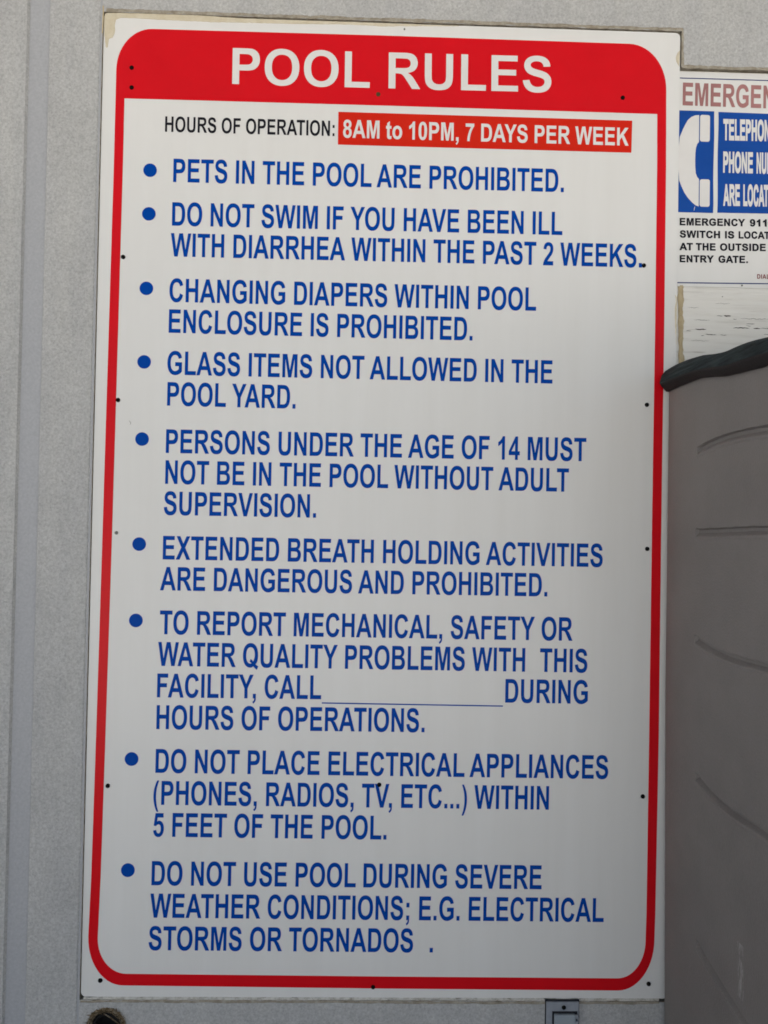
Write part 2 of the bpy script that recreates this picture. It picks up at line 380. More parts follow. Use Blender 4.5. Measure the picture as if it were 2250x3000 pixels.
'9': (1139, ["M 92 339 L 364 369 Q 374 286 416 246 Q 458 206 527 206 Q 614 206 675 286 Q 736 366 753 618 Q 647 495 488 495 Q 315 495 189 628 Q 64 762 64 976 Q 64 1199 196 1335 Q 329 1472 534 1472 Q 757 1472 900 1299 Q 1043 1127 1043 732 Q 1043 330 894 152 Q 745 -26 506 -26 Q 334 -26 228 65 Q 122 157 92 339", "M 728 953 Q 728 1089 665 1164 Q 603 1239 521 1239 Q 443 1239 391 1177 Q 340 1116 340 976 Q 340 834 396 767 Q 452 701 536 701 Q 617 701 672 765 Q 728 829 728 953"]),
'.': (569, ["M 147 0 L 147 281 L 428 281 L 428 0"]),
',': (569, ["M 141 282 L 422 282 L 422 81 Q 422 -41 401 -111 Q 380 -181 321 -236 Q 263 -292 173 -324 L 118 -208 Q 203 -180 239 -131 Q 275 -82 277 0 L 141 0"]),
':': (682, ["M 201 781 L 201 1062 L 482 1062 L 482 781", "M 201 0 L 201 281 L 482 281 L 482 0"]),
';': (682, ["M 199 781 L 199 1062 L 480 1062 L 480 781", "M 199 282 L 480 282 L 480 81 Q 480 -41 459 -111 Q 438 -181 379 -236 Q 321 -292 231 -324 L 176 -208 Q 261 -180 297 -131 Q 333 -82 335 0 L 199 0"]),
'(': (682, ["M 597 -431 L 434 -431 Q 261 -200 181 49 Q 101 298 101 531 Q 101 820 200 1078 Q 286 1302 434 1491 L 600 1491 Q 443 1188 391 975 Q 340 763 340 525 Q 340 361 370 189 Q 401 17 454 -138 Q 509 -270 597 -431"]),
't': (682, ["M 634 1062 L 634 838 L 442 838 L 442 410 Q 442 280 447 258 Q 453 237 472 223 Q 492 209 520 209 Q 559 209 633 236 L 657 18 Q 559 -24 435 -24 Q 359 -24 298 1 Q 237 27 208 67 Q 180 108 169 177 Q 160 226 160 375 L 160 838 L 31 838 L 31 1062 L 160 1062 L 160 1273 L 442 1437 L 442 1062"]),
'o': (1251, ["M 82 546 Q 82 686 151 817 Q 220 948 346 1017 Q 473 1086 629 1086 Q 870 1086 1024 929 Q 1178 773 1178 534 Q 1178 293 1022 134 Q 867 -24 631 -24 Q 485 -24 352 42 Q 220 108 151 235 Q 82 363 82 546", "M 370 531 Q 370 373 445 289 Q 520 205 630 205 Q 740 205 814 289 Q 889 373 889 533 Q 889 689 814 773 Q 740 857 630 857 Q 520 857 445 773 Q 370 689 370 531"]),
}
GL[' '] = (569, [])

def parse(s):
    tk = s.split(); i = 0; pts = []
    while i < len(tk):
        if tk[i] in 'ML':
            pts.append((float(tk[i + 1]), float(tk[i + 2]))); i += 3
        else:
            cx, cy, x, y = map(float, tk[i + 1:i + 5]); x0, y0 = pts[-1]
            for k in range(1, 6):
                t = k / 5
                pts.append(((1 - t) ** 2 * x0 + 2 * t * (1 - t) * cx + t * t * x, (1 - t) ** 2 * y0 + 2 * t * (1 - t) * cy + t * t * y))
            i += 5
    if math.hypot(pts[0][0] - pts[-1][0], pts[0][1] - pts[-1][1]) < 1: pts.pop()
    return pts

def inside(p, l):
    c = False
    for i in range(len(l)):
        (x1, y1), (x2, y2) = l[i - 1], l[i]
        if (y1 > p[1]) != (y2 > p[1]) and p[0] < (x2 - x1) * (p[1] - y1) / (y2 - y1) + x1: c = not c
    return c

def offset(l, d):
    """move a closed contour by d along its outward normal (counter-clockwise contour), mitred"""
    out = []
    nn = len(l)
    for i in range(nn):
        p0, p1, p2 = Vector(l[i - 1]), Vector(l[i]), Vector(l[(i + 1) % nn])
        a = (p1 - p0).normalized(); b = (p2 - p1).normalized()
        na = Vector((a.y, -a.x)); nb = Vector((b.y, -b.x))
        mth = na + nb
        if mth.length < 1e-6: mth = na
        mth.normalize()
        k = d / max(0.5, mth.dot(na))
        q = p1 + mth * k
        out.append((q.x, q.y))
    return out

def glyph_loops(ch, wt):
    """groups of [outer, holes...] for one character, with its weight changed by wt units"""
    key = (ch, wt)
    if key in GCACHE: return GCACHE[key]
    if ch == ')':
        res = [[[(682 - x, y) for x, y in l] for l in g] for g in glyph_loops('(', wt)]
        GCACHE[key] = res
        return res
    cs = [parse(s) for s in GL[ch][1]]
    groups = []
    for c in cs:
        host = next((g for g in groups if inside(c[0], g[0])), None)
        ccw = area(c) > 0
        if not ccw: c = c[::-1]
        if host is None: groups.append([c])
        else: host.append(c)
    res = []
    for g in groups:
        res.append([offset(g[0], wt)] + [offset(h, -wt)[::-1] for h in g[1:]])
    GCACHE[key] = res
    return res
GCACHE = {}
def adv(ch): return 682 if ch == ')' else GL[ch][0]
KERN = {('A', 'T'): -150, ('T', 'A'): -150, ('A', 'V'): -150, ('V', 'A'): -150, ('A', 'Y'): -180, ('Y', 'A'): -180, ('L', 'T'): -150, ('L', 'Y'): -180, ('L', 'V'): -150,
        ('W', 'A'): -110, ('A', 'W'): -110, ('P', 'A'): -150, ('Y', ','): -220, ('V', ','): -180, ('F', 'A'): -110, ('T', 'O'): -40, ('R', 'T'): -40, ('L', ' '): -75, (' ', 'A'): -110, ('Y', 'O'): -80, ('L', 'O'): -40}

def text_geo(vs, fs, text, x0, z0, x1, z1, cap, y, wt=-14, track=0.0):
    """fill a line so its ink runs from (x0,z0) to (x1,z1) along the baseline"""
    pen = 0.0; items = []
    for k, ch in enumerate(text):
        if k: pen += KERN.get((text[k - 1], ch), 0) * 0.8
        for g in glyph_loops(ch, wt): items.append((pen, g))
        pen += adv(ch) + track
    lo = min(p + q[0] for p, g in items for q in g[0]); hi = max(p + q[0] for p, g in items for q in g[0])
    d = Vector((x1 - x0, z1 - z0)); L = d.length; d.normalize()
    u = Vector((-d.y, d.x))
    sx = L / (hi - lo); sy = cap / 1466.0
    for p, g in items:
        loops = []
        for l in g:
            loops.append([(x0 + d.x * (p + a - lo) * sx + u.x * b * sy, z0 + d.y * (p + a - lo) * sx + u.y * b * sy) for a, b in l])
        add_poly(vs, fs, loops, y)

def text_obj(name, lines, y, mm, parent, wt=-14, track=0.0, label=None):
    vs, fs = [], []
    for l in lines: text_geo(vs, fs, *l, y, wt, track)
    o = child_fix(me_obj(name, vs, fs, mm), parent)
    if label: o['label'] = label
    return o

# ================================================================== SETTING
added_deck = me_obj('added_bounce_deck', [(-40, -60, GROUND), (40, -60, GROUND), (40, 40, GROUND), (-40, 40, GROUND)], [(0, 1, 2, 3)], M_bounce)  # unseen pale ground, added to bounce sunlight onto the upper sign
added_deck['kind'] = 'structure'
path = me_obj('path', [(-8, -2.6, GROUND + 0.004), (8, -2.6, GROUND + 0.004), (8, 0.0, GROUND + 0.004), (-8, 0.0, GROUND + 0.004)], [(0, 1, 2, 3)], M_dark_ground)  # unseen dark ground strip, added so the sign's lower part gets less bounce
path['kind'] = 'structure'

# ------------------------------------------------------------------ wall: stucco layer with an opening round the signs
YW = -0.002          # stucco front
YB = 0.02            # sheathing behind it
wall = root('building_wall', (0.4, 0.1, GROUND), 'grey speckled stucco wall of the building behind both signs', 'wall')
X0, X1, ZT, ZB = -5.0, 6.0, 2.55, GROUND
def ragged(a, b, step, amp, seed):
    """points from a to b (b excluded) wobbling sideways a little"""
    a, b = Vector(a), Vector(b); d = b - a; L = d.length; nrm = Vector((-d.y, d.x)) / L
    k = max(1, int(L / step)); out = []
    for i in range(k):
        t = i / k
        j = 0 if i == 0 else amp * mnoise.noise(Vector((t * L * 60, seed, 0))) + 0.6 * amp * mnoise.noise(Vector((t * L * 260, seed, 3)))
        p = a + d * t + nrm * j
        out.append((p.x, p.y))
    return out
opening = []
for k, (a, b, amp) in enumerate([((-0.0012, -0.0040), (1.70, -0.0040), 0.0016), ((1.70, -0.0040), (1.70, 1.4765), 0.001), ((1.70, 1.4765), (0.9175, 1.4765), 0.0012),
                                 ((0.9175, 1.4765), (0.9175, 1.5345), 0.0008), ((0.9175, 1.5345), (-0.0012, 1.5345), 0.0008), ((-0.0012, 1.5345), (-0.0012, -0.0040), 0.0002)]):
    opening += ragged(a, b, 0.006, amp, k + 1)
HC = (0.0405, -0.0450); HR = 0.0275
hole = []
for i in range(44):
    t = 2 * math.pi * i / 44
    r = HR * (1 + 0.07 * mnoise.noise(Vector((math.cos(t) * 2.2, math.sin(t) * 2.2, 5))) + 0.035 * random.uniform(-1, 1))
    hole.append((HC[0] + r * math.cos(t), HC[1] + r * math.sin(t)))
RV0, RV1 = -0.1175, -0.0845     # smooth reveal groove
RW0 = -0.0058                   # narrow step beside the sign
vs, fs = [], []
def quad(pts):
    b = len(vs); vs.extend(pts); fs.append((b, b + 1, b + 2, b + 3))
def front(x0, x1, y): quad([(x0, y, ZB), (x1, y, ZB), (x1, y, ZT), (x0, y, ZT)])
front(X0, RV0 - 0.0015, YW)
quad([(RV0 - 0.0015, YW, ZB), (RV0 + 0.0012, YW + 0.005, ZB), (RV0 + 0.0012, YW + 0.005, ZT), (RV0 - 0.0015, YW, ZT)])
n_left = len(fs)
front(RV0 + 0.0012, RV1 - 0.001, YW + 0.005)
n_rev = len(fs)
quad([(RV1 - 0.001, YW + 0.005, ZB), (RV1 + 0.0015, YW, ZB), (RV1 + 0.0015, YW, ZT), (RV1 - 0.001, YW + 0.005, ZT)])
front(RV1 + 0.0015, RW0 - 0.0012, YW)
quad([(RW0 - 0.0012, YW, ZB), (RW0 + 0.0006, YW + 0.0016, ZB), (RW0 + 0.0006, YW + 0.0016, ZT), (RW0 - 0.0012, YW, ZT)])
n_mid = len(fs)
XS = -0.0018
front(RW0 + 0.0006, XS - 0.0006, YW + 0.0016)
n_step = len(fs)
quad([(XS - 0.0006, YW + 0.0016, ZB), (XS, YW, ZB), (XS, YW, ZT), (XS - 0.0006, YW + 0.0016, ZT)])
add_poly(vs, fs, [[(XS, ZB), (X1, ZB), (X1, ZT), (XS, ZT)], opening[::-1], hole[::-1]], YW)
n_front = len(fs)
for lp in (opening, hole):      # jambs of the opening, in old caulk
    for i in range(len(lp)):
        a, b = lp[i], lp[(i + 1) % len(lp)]
        quad([(a[0], YW, a[1]), (b[0], YW, b[1]), (b[0], YB + 0.03 * (lp is hole), b[1]), (a[0], YB + 0.03 * (lp is hole), a[1])])
n_j = len(fs)
# returns, top and back
quad([(X0, YW, ZT), (X1, YW, ZT), (X1, 0.2, ZT), (X0, 0.2, ZT)])
quad([(X0, YW, ZB), (X0, YW, ZT), (X0, 0.2, ZT), (X0, 0.2, ZB)])
quad([(X1, YW, ZB), (X1, 0.2, ZB), (X1, 0.2, ZT), (X1, YW, ZT)])
quad([(X0, 0.2, ZB), (X0, 0.2, ZT), (X1, 0.2, ZT), (X1, 0.2, ZB)])
idx = [0] * n_left + [1] * (n_rev - n_left) + [0] * (n_mid - n_rev) + [1] * (n_step - n_mid) + [0] * (n_front - n_step) + [2] * (n_j - n_front) + [0] * 4
wf = me_obj('stucco', vs, fs, [M_stucco, M_reveal, M_caulk], idx=idx)
child_fix(wf, wall)
wb = bmesh.new(); slab_bm(wb, X0 + 0.1, HC[0] - 0.05, YB, 0.19, ZB, ZT - 0.02); slab_bm(wb, HC[0] + 0.05, X1 - 0.1, YB, 0.19, ZB, ZT - 0.02)
slab_bm(wb, HC[0] - 0.05, HC[0] + 0.05, YB, 0.19, HC[1] + 0.05, ZT - 0.02)
bm_obj('sheathing', wb, M_gash, wall)

eb = bmesh.new(); slab_bm(eb, X0 - 0.3, X1 + 0.3, -BLOCK_D, YW - 0.002, BLOCK_Z, BLOCK_Z + 0.16)  # added slab out of view, blocks sky and widens the ground shadow
bm_obj('sky_blocker', eb, M_blocker, wall)

def bead(name, path, w0, depth, mm, parent, seed, y=YW):
    """a smeared bead of caulk: an irregular strip with a raised middle along a path in the wall plane"""
    vs, fs = [], []
    P = [Vector(p) for p in path]
    fine = []
    for a, b in zip(P, P[1:]):
        k = max(2, int((b - a).length / 0.003))
        fine += [a + (b - a) * (i / k) for i in range(k)]
    fine.append(P[-1])
    for i, p in enumerate(fine):
        a = fine[max(0, i - 1)]; b = fine[min(len(fine) - 1, i + 1)]
        d = (b - a).normalized(); nr = Vector((-d.y, d.x))
        f = 0.75 + 0.5 * mnoise.noise(Vector((p.x * 45, p.y * 45, seed))) + 0.35 * mnoise.noise(Vector((p.x * 190, p.y * 190, seed + 7)))
        f = max(0.15, f)
        g = max(0.15, 0.75 + 0.6 * mnoise.noise(Vector((p.x * 60, p.y * 60, seed + 3))))
        for s, h in ((-1, 0.15), (-0.45, 0.85), (0.25, 1.0), (1, 0.1)):
            q = p + nr * (w0 * s * (f if s > 0 else g))
            vs.append((q.x, y - depth * h * (0.7 + 0.5 * f), q.y))
        if i:
            b0 = 4 * i
            for k in range(3): fs.append((b0 - 4 + k, b0 + k, b0 + k + 1, b0 - 3 + k))
    return child_fix(me_obj(name, vs, fs, mm, smooth=True), parent)

bead('caulk_bead', [(0.004, 1.5372), (0.30, 1.5370), (0.62, 1.5370), (0.919, 1.5368)], 0.0034, 0.0010, M_caulk, wall, 2)
bead('caulk_bead', [(0.9190, 1.5385), (0.9192, 1.4765)], 0.0030, 0.0010, M_caulk, wall, 4)
bead('caulk_bead', [(0.9195, 1.4772), (1.25, 1.4776), (1.69, 1.4776)], 0.0034, 0.0010, M_caulk, wall, 6)
bead('corner_grime', [(-0.0012, 1.5440), (-0.0006, 1.5340), (-0.0010, 1.5200), (-0.0014, 1.5000)], 0.0014, 0.0003, M_tan, wall, 8)

# ------------------------------------------------------------------ pool rules sign
W, H = 0.9155, 1.5325
sign = root('pool_rules_sign', (W / 2, 0.003, 0.0), 'tall white POOL RULES sign with red rounded border and blue lettering', 'sign')
vs, fs = [], []
face = rrect(0, 0, W, H, 0.0075)
add_poly(vs, fs, [face], 0.0, 0.004)
child_fix(me_obj('panel', vs, fs, M_white), sign)

def qarc(cx, cz, rx, rz, a0, a1, k=14):
    return [(cx + rx * math.cos(R(a0 + (a1 - a0) * i / k)), cz + rz * math.sin(R(a0 + (a1 - a0) * i / k))) for i in range(k + 1)]
outer = qarc(0.0640, 0.0920, 0.0546, 0.0744, 180, 270) + [(0.46788, 0.0142)] + qarc(0.8350, 0.0915, 0.0568, 0.0791, 270, 360)
outer += [(0.8927, 0.1303), (0.8947, 0.4158), (0.8945, 0.70), (0.8947, 0.892), (0.8953, 1.0452), (0.8950, 1.3174)]
outer += qarc(0.8335, 1.4394, 0.0603, 0.0728, 0, 90) + [(0.4409, 1.5124)] + qarc(0.0764, 1.4448, 0.0553, 0.0658, 90, 180)
outer += [(0.0208, 1.2950), (0.0188, 1.0194), (0.0176, 0.8543), (0.0165, 0.6898), (0.0141, 0.4025), (0.01175, 0.182)]
inner = qarc(0.0690, 0.0900, 0.0452, 0.0548, 180, 270) + [(0.4675, 0.0326)] + qarc(0.8345, 0.0900, 0.0434, 0.0588, 270, 360)
inner += [(0.8788, 0.1302), (0.8795, 0.4156), (0.8798, 0.7013), (0.8802, 0.8916), (0.8808, 1.0449), (0.8808, 1.317), (0.8799, 1.4005), (0.4429, 1.4005), (0.0348, 1.3992)]
inner += [(0.0348, 1.2955), (0.0332, 1.0198), (0.0322, 0.8546), (0.0311, 0.690), (0.0284, 0.4027), (0.0260, 0.182)]
poly_sheet('red_border', [outer, inner[::-1]], -0.0005, M_red, sign, 0.0003)
for tl in (('POOL', 0.2028, 1.4268, 0.4197, 1.4273, 0.0579), ('RULES', 0.4495, 1.4276, 0.7089, 1.4292, 0.0581)):
    text_obj('title_lettering', [tl], -0.0009, M_wlet, sign, -8)
text_obj('hours_lettering', [('HOURS OF OPERATION:', 0.0993, 1.3481, 0.3655, 1.3491, 0.0245)], -0.0005, M_black, sign, -2)
strip = poly_sheet('hours_strip', [[(0.3712, 1.3360), (0.8388, 1.3370), (0.8396, 1.3884), (0.3710, 1.3881)]], -0.0007, M_orange, sign, 0.0005)
text_obj('strip_lettering', [('8AM to 10PM, 7 DAYS PER WEEK', 0.3790, 1.3472, 0.8342, 1.3478, 0.0284)], -0.0011, M_wlet, sign, 8)
strip_letters = [o for o in COL.objects if o.name.startswith('strip_lettering')][0]
child_fix(strip_letters, strip)
strip_letters.matrix_parent_inverse = Matrix.Identity(4)

RULES = [
 [('PETS IN THE POOL ARE PROHIBITED.', 0.1137, 1.2691, 0.7313, 1.2705, 0.0368)],
 [('DO NOT SWIM IF YOU HAVE BEEN ILL', 0.1133, 1.2002, 0.7301, 1.2018, 0.0368), ('WITH DIARRHEA WITHIN THE PAST 2 WEEKS.', 0.1122, 1.1514, 0.8581, 1.1533, 0.0368)],
 [('CHANGING DIAPERS WITHIN POOL', 0.1118, 1.0798, 0.6900, 1.0800, 0.0368), ('ENCLOSURE IS PROHIBITED.', 0.1119, 1.0312, 0.5896, 1.0302, 0.0368)],
 [('GLASS ITEMS NOT ALLOWED IN THE', 0.1111, 0.9654, 0.7177, 0.9648, 0.0368), ('POOL YARD.', 0.1119, 0.9168, 0.3124, 0.9162, 0.0368)],
 [('PERSONS UNDER THE AGE OF 14 MUST', 0.1116, 0.8426, 0.7732, 0.8426, 0.0369), ('NOT BE IN THE POOL WITHOUT ADULT', 0.1117, 0.7943, 0.7461, 0.7938, 0.0368), ('SUPERVISION.', 0.1106, 0.7457, 0.3479, 0.7455, 0.0366)],
 [('EXTENDED BREATH HOLDING ACTIVITIES', 0.1105, 0.6763, 0.8018, 0.6757, 0.0366), ('ARE DANGEROUS AND PROHIBITED.', 0.1075, 0.6281, 0.7144, 0.6279, 0.0364)],
 [('TO REPORT MECHANICAL, SAFETY OR', 0.1083, 0.5599, 0.7556, 0.5587, 0.0368), ('WATER QUALITY PROBLEMS WITH', 0.1066, 0.5107, 0.6810, 0.5092, 0.0370), ('THIS', 0.7043, 0.5092, 0.7797, 0.5090, 0.0370),
  ('FACILITY, CALL', 0.1064, 0.4618, 0.3614, 0.4620, 0.0369), ('DURING', 0.6503, 0.4604, 0.7811, 0.4600, 0.0369), ('HOURS OF OPERATIONS.', 0.1065, 0.4126, 0.5242, 0.4124, 0.0370)],
 [('DO NOT PLACE ELECTRICAL APPLIANCES', 0.1065, 0.3450, 0.8150, 0.3425, 0.0368), ('(PHONES, RADIOS, TV, ETC...) WITHIN', 0.1044, 0.2957, 0.7218, 0.2935, 0.0368), ('5 FEET OF THE POOL.', 0.1052, 0.2465, 0.4674, 0.2448, 0.0367)],
 [('DO NOT USE POOL DURING SEVERE', 0.1043, 0.1716, 0.7122, 0.1694, 0.0371), ('WEATHER CONDITIONS; E.G. ELECTRICAL', 0.1032, 0.1218, 0.8109, 0.1189, 0.0370), ('STORMS OR TORNADOS', 0.1021, 0.0719, 0.5120, 0.0703, 0.0366)],
]
BUL = [(0.07736, 1.28661), (0.07698, 1.21763), (0.07578, 1.10011), (0.07487, 0.9845), (0.07441, 0.86351), (0.07366, 0.69942), (0.07126, 0.58056), (0.0695, 0.3658), (0.06771, 0.19444)]
for lines, (bx, bz) in zip(RULES, BUL):
    text_obj('rule_lettering', lines, -0.0005, M_blue, sign, 2)
    poly_sheet('bullet', [circle(bx, bz, 0.0106)], -0.0005, M_blue, sign, 0.0003)
text_obj('full_stop', [('.', 0.5380, 0.0703, 0.5431, 0.0703, 0.0366)], -0.0005, M_blue, sign, 2)
poly_sheet('blank_line', [[(0.3626, 0.4552), (0.6468, 0.4538), (0.6468, 0.4557), (0.3626, 0.4571)]], -0.0005, M_blue, sign, 0.0003)

poly_sheet('scratch', [[(0.0530, 0.8925), (0.0545, 0.8915), (0.0566, 0.8890), (0.0562, 0.8866), (0.0548, 0.8853), (0.0556, 0.8868), (0.0558, 0.8888), (0.0543, 0.8908)]], -0.0004, M_gscrew, sign)

# screws: domed heads with a cross recess sunk in the middle
def screw_mesh(name, mm, r):
    vs, fs = [], []
    prof = [(0.0, -0.0001), (0.30, -0.0001), (0.42, -0.0010), (0.75, -0.0010), (0.95, -0.0006), (1.0, 0.0008)]
    K = 16
    for a, y in prof:
        for k in range(K):
            t = 2 * math.pi * k / K
            rr = a * r * (1 + (0.35 * math.cos(4 * t) if a == 0.42 else 0))
            vs.append((rr * math.cos(t), y, rr * math.sin(t)))
    for i in range(len(prof) - 1):
        for k in range(K):
            j = (k + 1) % K
            fs.append((i * K + k, (i + 1) * K + k, (i + 1) * K + j, i * K + j)[::-1])
    me = bpy.data.meshes.new(name); me.from_pydata(vs, [], fs); me.materials.append(mm)
    for p in me.polygons: p.use_smooth = True
    return me
SM = {'b': screw_mesh('screw_black', M_screw, 0.0035), 'g': screw_mesh('screw_grey', M_gscrew, 0.0028), 'r': screw_mesh('screw_rust', M_rust, 0.0036), 'n': screw_mesh('nail_head', M_gscrew, 0.0014)}
def screw(x, z, kind, parent, y=-0.0007, name='screw', label=None):
    o = bpy.data.objects.new(name, SM[kind])
    COL.objects.link(o)
    o.parent = parent
    o.matrix_parent_inverse = Matrix.Identity(4)
    p = parent.location
    o.location = (x - p.x, y - p.y, z - p.z)
    o.rotation_euler = (0, random.uniform(0, 3), 0)
    if label: o['label'] = label
for x, z, k in [(0.045, 1.44793, 'b'), (0.04571, 1.41652, 'b'), (0.43344, 1.41794, 'r'), (0.8238, 1.42477, 'b'), (0.03855, 1.1486, 'b'), (0.86135, 1.15665, 'b'), (0.03577, 0.9238, 'b'),
                (0.03792, 0.71636, 'g'), (0.86914, 0.93442, 'b'), (0.87263, 0.7057, 'b'), (0.03385, 0.32408, 'b'), (0.45472, 0.32979, 'b'), (0.87058, 0.31567, 'b'), (0.0293, 0.02503, 'b'),
                (0.4508, 0.0166, 'b'), (0.88356, 0.02292, 'b')]:
    screw(x, z, k, sign, label={'r': 'rusty brown screw', 'g': 'pale grey screw'}.get(k))
screw(0.47329, 1.52365, 'n', sign, name='nail')

# yellowed caulk smeared over the top edge and the corner
def smear(name, loop, mm, parent, y, h, step=0.004):
    """a thin uneven layer with thinned edges"""
    vs, fs = [], []
    L = []
    for i in range(len(loop)):
        a, b = Vector(loop[i]), Vector(loop[(i + 1) % len(loop)])
        k = max(1, int((b - a).length / step))
        for j in range(k):
            p = a + (b - a) * (j / k)
            e = 0.0007 * mnoise.noise(Vector((p.x * 300, p.y * 300, 2)))
            L.append((p.x + e, p.y + e))
    if area(L) < 0: L = L[::-1]
    add_poly(vs, fs, [offset(L, -0.0006)], y - h)
    nn = len(L); b = len(vs)
    vs += [(x, y + 0.0002, z) for x, z in L]
    for i in range(nn):
        j = (i + 1) % nn
        fs.append((i, b + i, b + j, j))
    return child_fix(me_obj(name, vs, fs, mm), parent)
def tz(x, y):   # detail coordinates of the upper left corner, 240 px of the wall over 1659 units, in metres
    return (0.0 + (x - 163) * 7.76e-5, 1.5327 - (y - 165) * 7.76e-5 + (x - 163) * 2.1e-6)
sm = [tz(*p) for p in [(160, 230), (185, 165), (235, 148), (450, 148), (1000, 153), (1659, 163)]]
sm += [(0.22, 1.5327), (0.36, 1.5327), (0.47, 1.5326), (0.56, 1.5325), (0.56, 1.5313), (0.50, 1.5295), (0.44, 1.5270), (0.38, 1.5282), (0.30, 1.5262), (0.22, 1.5255), (0.16, 1.5248)]
sm += [tz(*p) for p in [(1659, 300), (1250, 285), (1000, 268), (780, 258), (500, 250), (405, 290), (385, 400), (398, 500), (380, 570), (345, 660), (272, 680), (252, 850), (225, 868), (205, 840), (193, 680), (176, 600), (160, 400)]]
smear('caulk_smear', sm, M_ivory, sign, 0.0, 0.0007)
smear('caulk_smear', [(0.915, 1.478), (0.9095, 1.486), (0.9085, 1.493), (0.911, 1.50), (0.9155, 1.505)], M_ivory, sign, 0.0, 0.0005)
smear('caulk_smear', [(0.9150, 1.03), (0.9125, 1.06), (0.9118, 1.09), (0.9135, 1.10), (0.9120, 1.112), (0.9155, 1.108)], M_ivory, sign, 0.0, 0.0004)

# filler flaking along the bottom edge
bead('edge_filler', [(0.004, -0.0026), (0.20, -0.0028), (0.50, -0.0024), (0.70, -0.0028), (0.90, -0.0022)], 0.0034, 0.0022, M_mortar, wall, 11, 0.001)
bead('edge_filler', [(0.000, -0.0062), (0.30, -0.0058), (0.60, -0.0062), (0.90, -0.0056)], 0.0024, 0.0008, M_caulk, wall, 15)

# ------------------------------------------------------------------ white plywood board with the emergency sign on it
board = root('plywood_board', (1.3, 0.012, 0.02), 'white painted plywood board with peeling cracks beside the pool rules sign', 'board')
bm = bmesh.new(); slab_bm(bm, 0.917, 1.695, 0.006, 0.0195, -0.003, 1.4755, 0.0008, 1)
bm_obj('panel', bm, M_ply, board)
bead('caulk_bead', [(0.9246, 1.128), (0.9243, 1.08), (0.9250, 1.04), (0.9254, 1.00), (0.925, 0.6)], 0.0054, 0.0022, M_tan, board, 21, 0.006)
def gash(vs, fs, x, z, L, h, seed):
    top, bot = [], []
    k = max(6, int(L / 0.0016))
    for i in range(k + 1):
        t = i / k; e = math.sin(math.pi * t) ** 0.6
        zz = z + 0.0012 * mnoise.noise(Vector((x * 50 + t * L * 160, seed, 1)))
        top.append((x + t * L, zz + h * e * (0.5 + 0.5 * mnoise.noise(Vector((t * L * 400, seed, 8))))))
        bot.append((x + t * L, zz - h * e * (0.6 + 0.4 * mnoise.noise(Vector((t * L * 330, seed, 4))))))
    add_poly(vs, fs, [bot + top[::-1]], 0.0057)
vs, fs = [], []
def pz(x, y): return (0.9215 + (x - 265) * 1.032e-4, 1.1262 - (y - 215) * 1.03e-4)
for x, y, L, h in [(960, 652, 120, 11), (850, 655, 100, 4), (515, 873, 180, 9), (1110, 836, 260, 8), (1430, 838, 110, 9), (1530, 836, 260, 4), (670, 952, 180, 6), (905, 953, 110, 4), (490, 728, 260, 3),
                   (1110, 705, 60, 4), (1215, 690, 480, 3), (1310, 770, 150, 4), (370, 900, 90, 4), (610, 972, 50, 4), (1310, 800, 90, 3), (440, 1050, 300, 2), (930, 352, 22, 9), (390, 535, 190, 2), (820, 462, 240, 2),
                   (1590, 930, 150, 4), (1800, 700, 300, 6), (2100, 900, 260, 7)]:
    a = pz(x, y); gash(vs, fs, a[0], a[1], L * 1.06e-4, h * 1.7e-4, x + y)
child_fix(me_obj('paint_cracks', vs, fs, M_gash), board)

EY = 0.0042
em = root('emergency_sign', (1.15, 0.005, 1.126), 'white emergency phone sign with blue panels and faded red heading', 'sign')
vs, fs = [], []
add_poly(vs, fs, [rrect(0.9162, 1.1265, 1.400, 1.4722, 0.003)], EY, 0.0016)
child_fix(me_obj('panel', vs, fs, M_white), em)
e1, e2 = EY - 0.0004, EY - 0.0008
poly_sheet('blue_line', [[(0.9172, 1.4614), (1.39, 1.4630), (1.39, 1.4642), (0.9172, 1.4630)]], e1, M_eline, em)
poly_sheet('blue_line', [[(0.9172, 1.1310), (1.39, 1.1375), (1.39, 1.1391), (0.9172, 1.1328)]], e1, M_eline, em)
text_obj('heading_lettering', [('EMERGEN', 0.9222, 1.4184, 1.0708, 1.4176, 0.0364), ('CY', 1.0745, 1.4176, 1.118, 1.4174, 0.0364)], e1, M_epink, em, 12)
def wavy(x0, z0, x1, z1, z0r, z1r):
    L = [(x0, z0), (x1, z0r)]
    for i in range(1, 12):
        t = i / 12; L.append((x1 + 0.0004 * math.sin(9 * t + x1 * 40), z0r + (z1r - z0r) * t))
    L += [(x1, z1r), (x0, z1)]
    for i in range(1, 12):
        t = i / 12; L.append((x0 + 0.0004 * math.sin(8 * t + 1), z1 + (z0 - z1) * t))
    return L
hp = poly_sheet('handset_panel', [wavy(0.9166, 1.2454, 0.9737, 1.4098, 1.2456, 1.4099)], e1, M_eblue, em)
tp = poly_sheet('text_panel', [wavy(0.9805, 1.2462, 1.390, 1.4092, 1.2500, 1.4066)], e1, M_eblue, em)
hs = [(0.9492, 1.4030), (0.9425, 1.4022), (0.9365, 1.3995), (0.9310, 1.3945), (0.9268, 1.3870), (0.9230, 1.3790), (0.9205, 1.3725), (0.9180, 1.3665), (0.9167, 1.3500), (0.9167, 1.3150), (0.9180, 1.2965), (0.9222, 1.2860), (0.9266, 1.2770),
      (0.9325, 1.2685), (0.9390, 1.2617), (0.9450, 1.2570), (0.9500, 1.2553)]
hs2 = [(0.9500, 1.2995), (0.9470, 1.3025), (0.9446, 1.3090), (0.9436, 1.3200), (0.9434, 1.3316), (0.9437, 1.3420), (0.9446, 1.3500), (0.9468, 1.3565), (0.9492, 1.3592)]
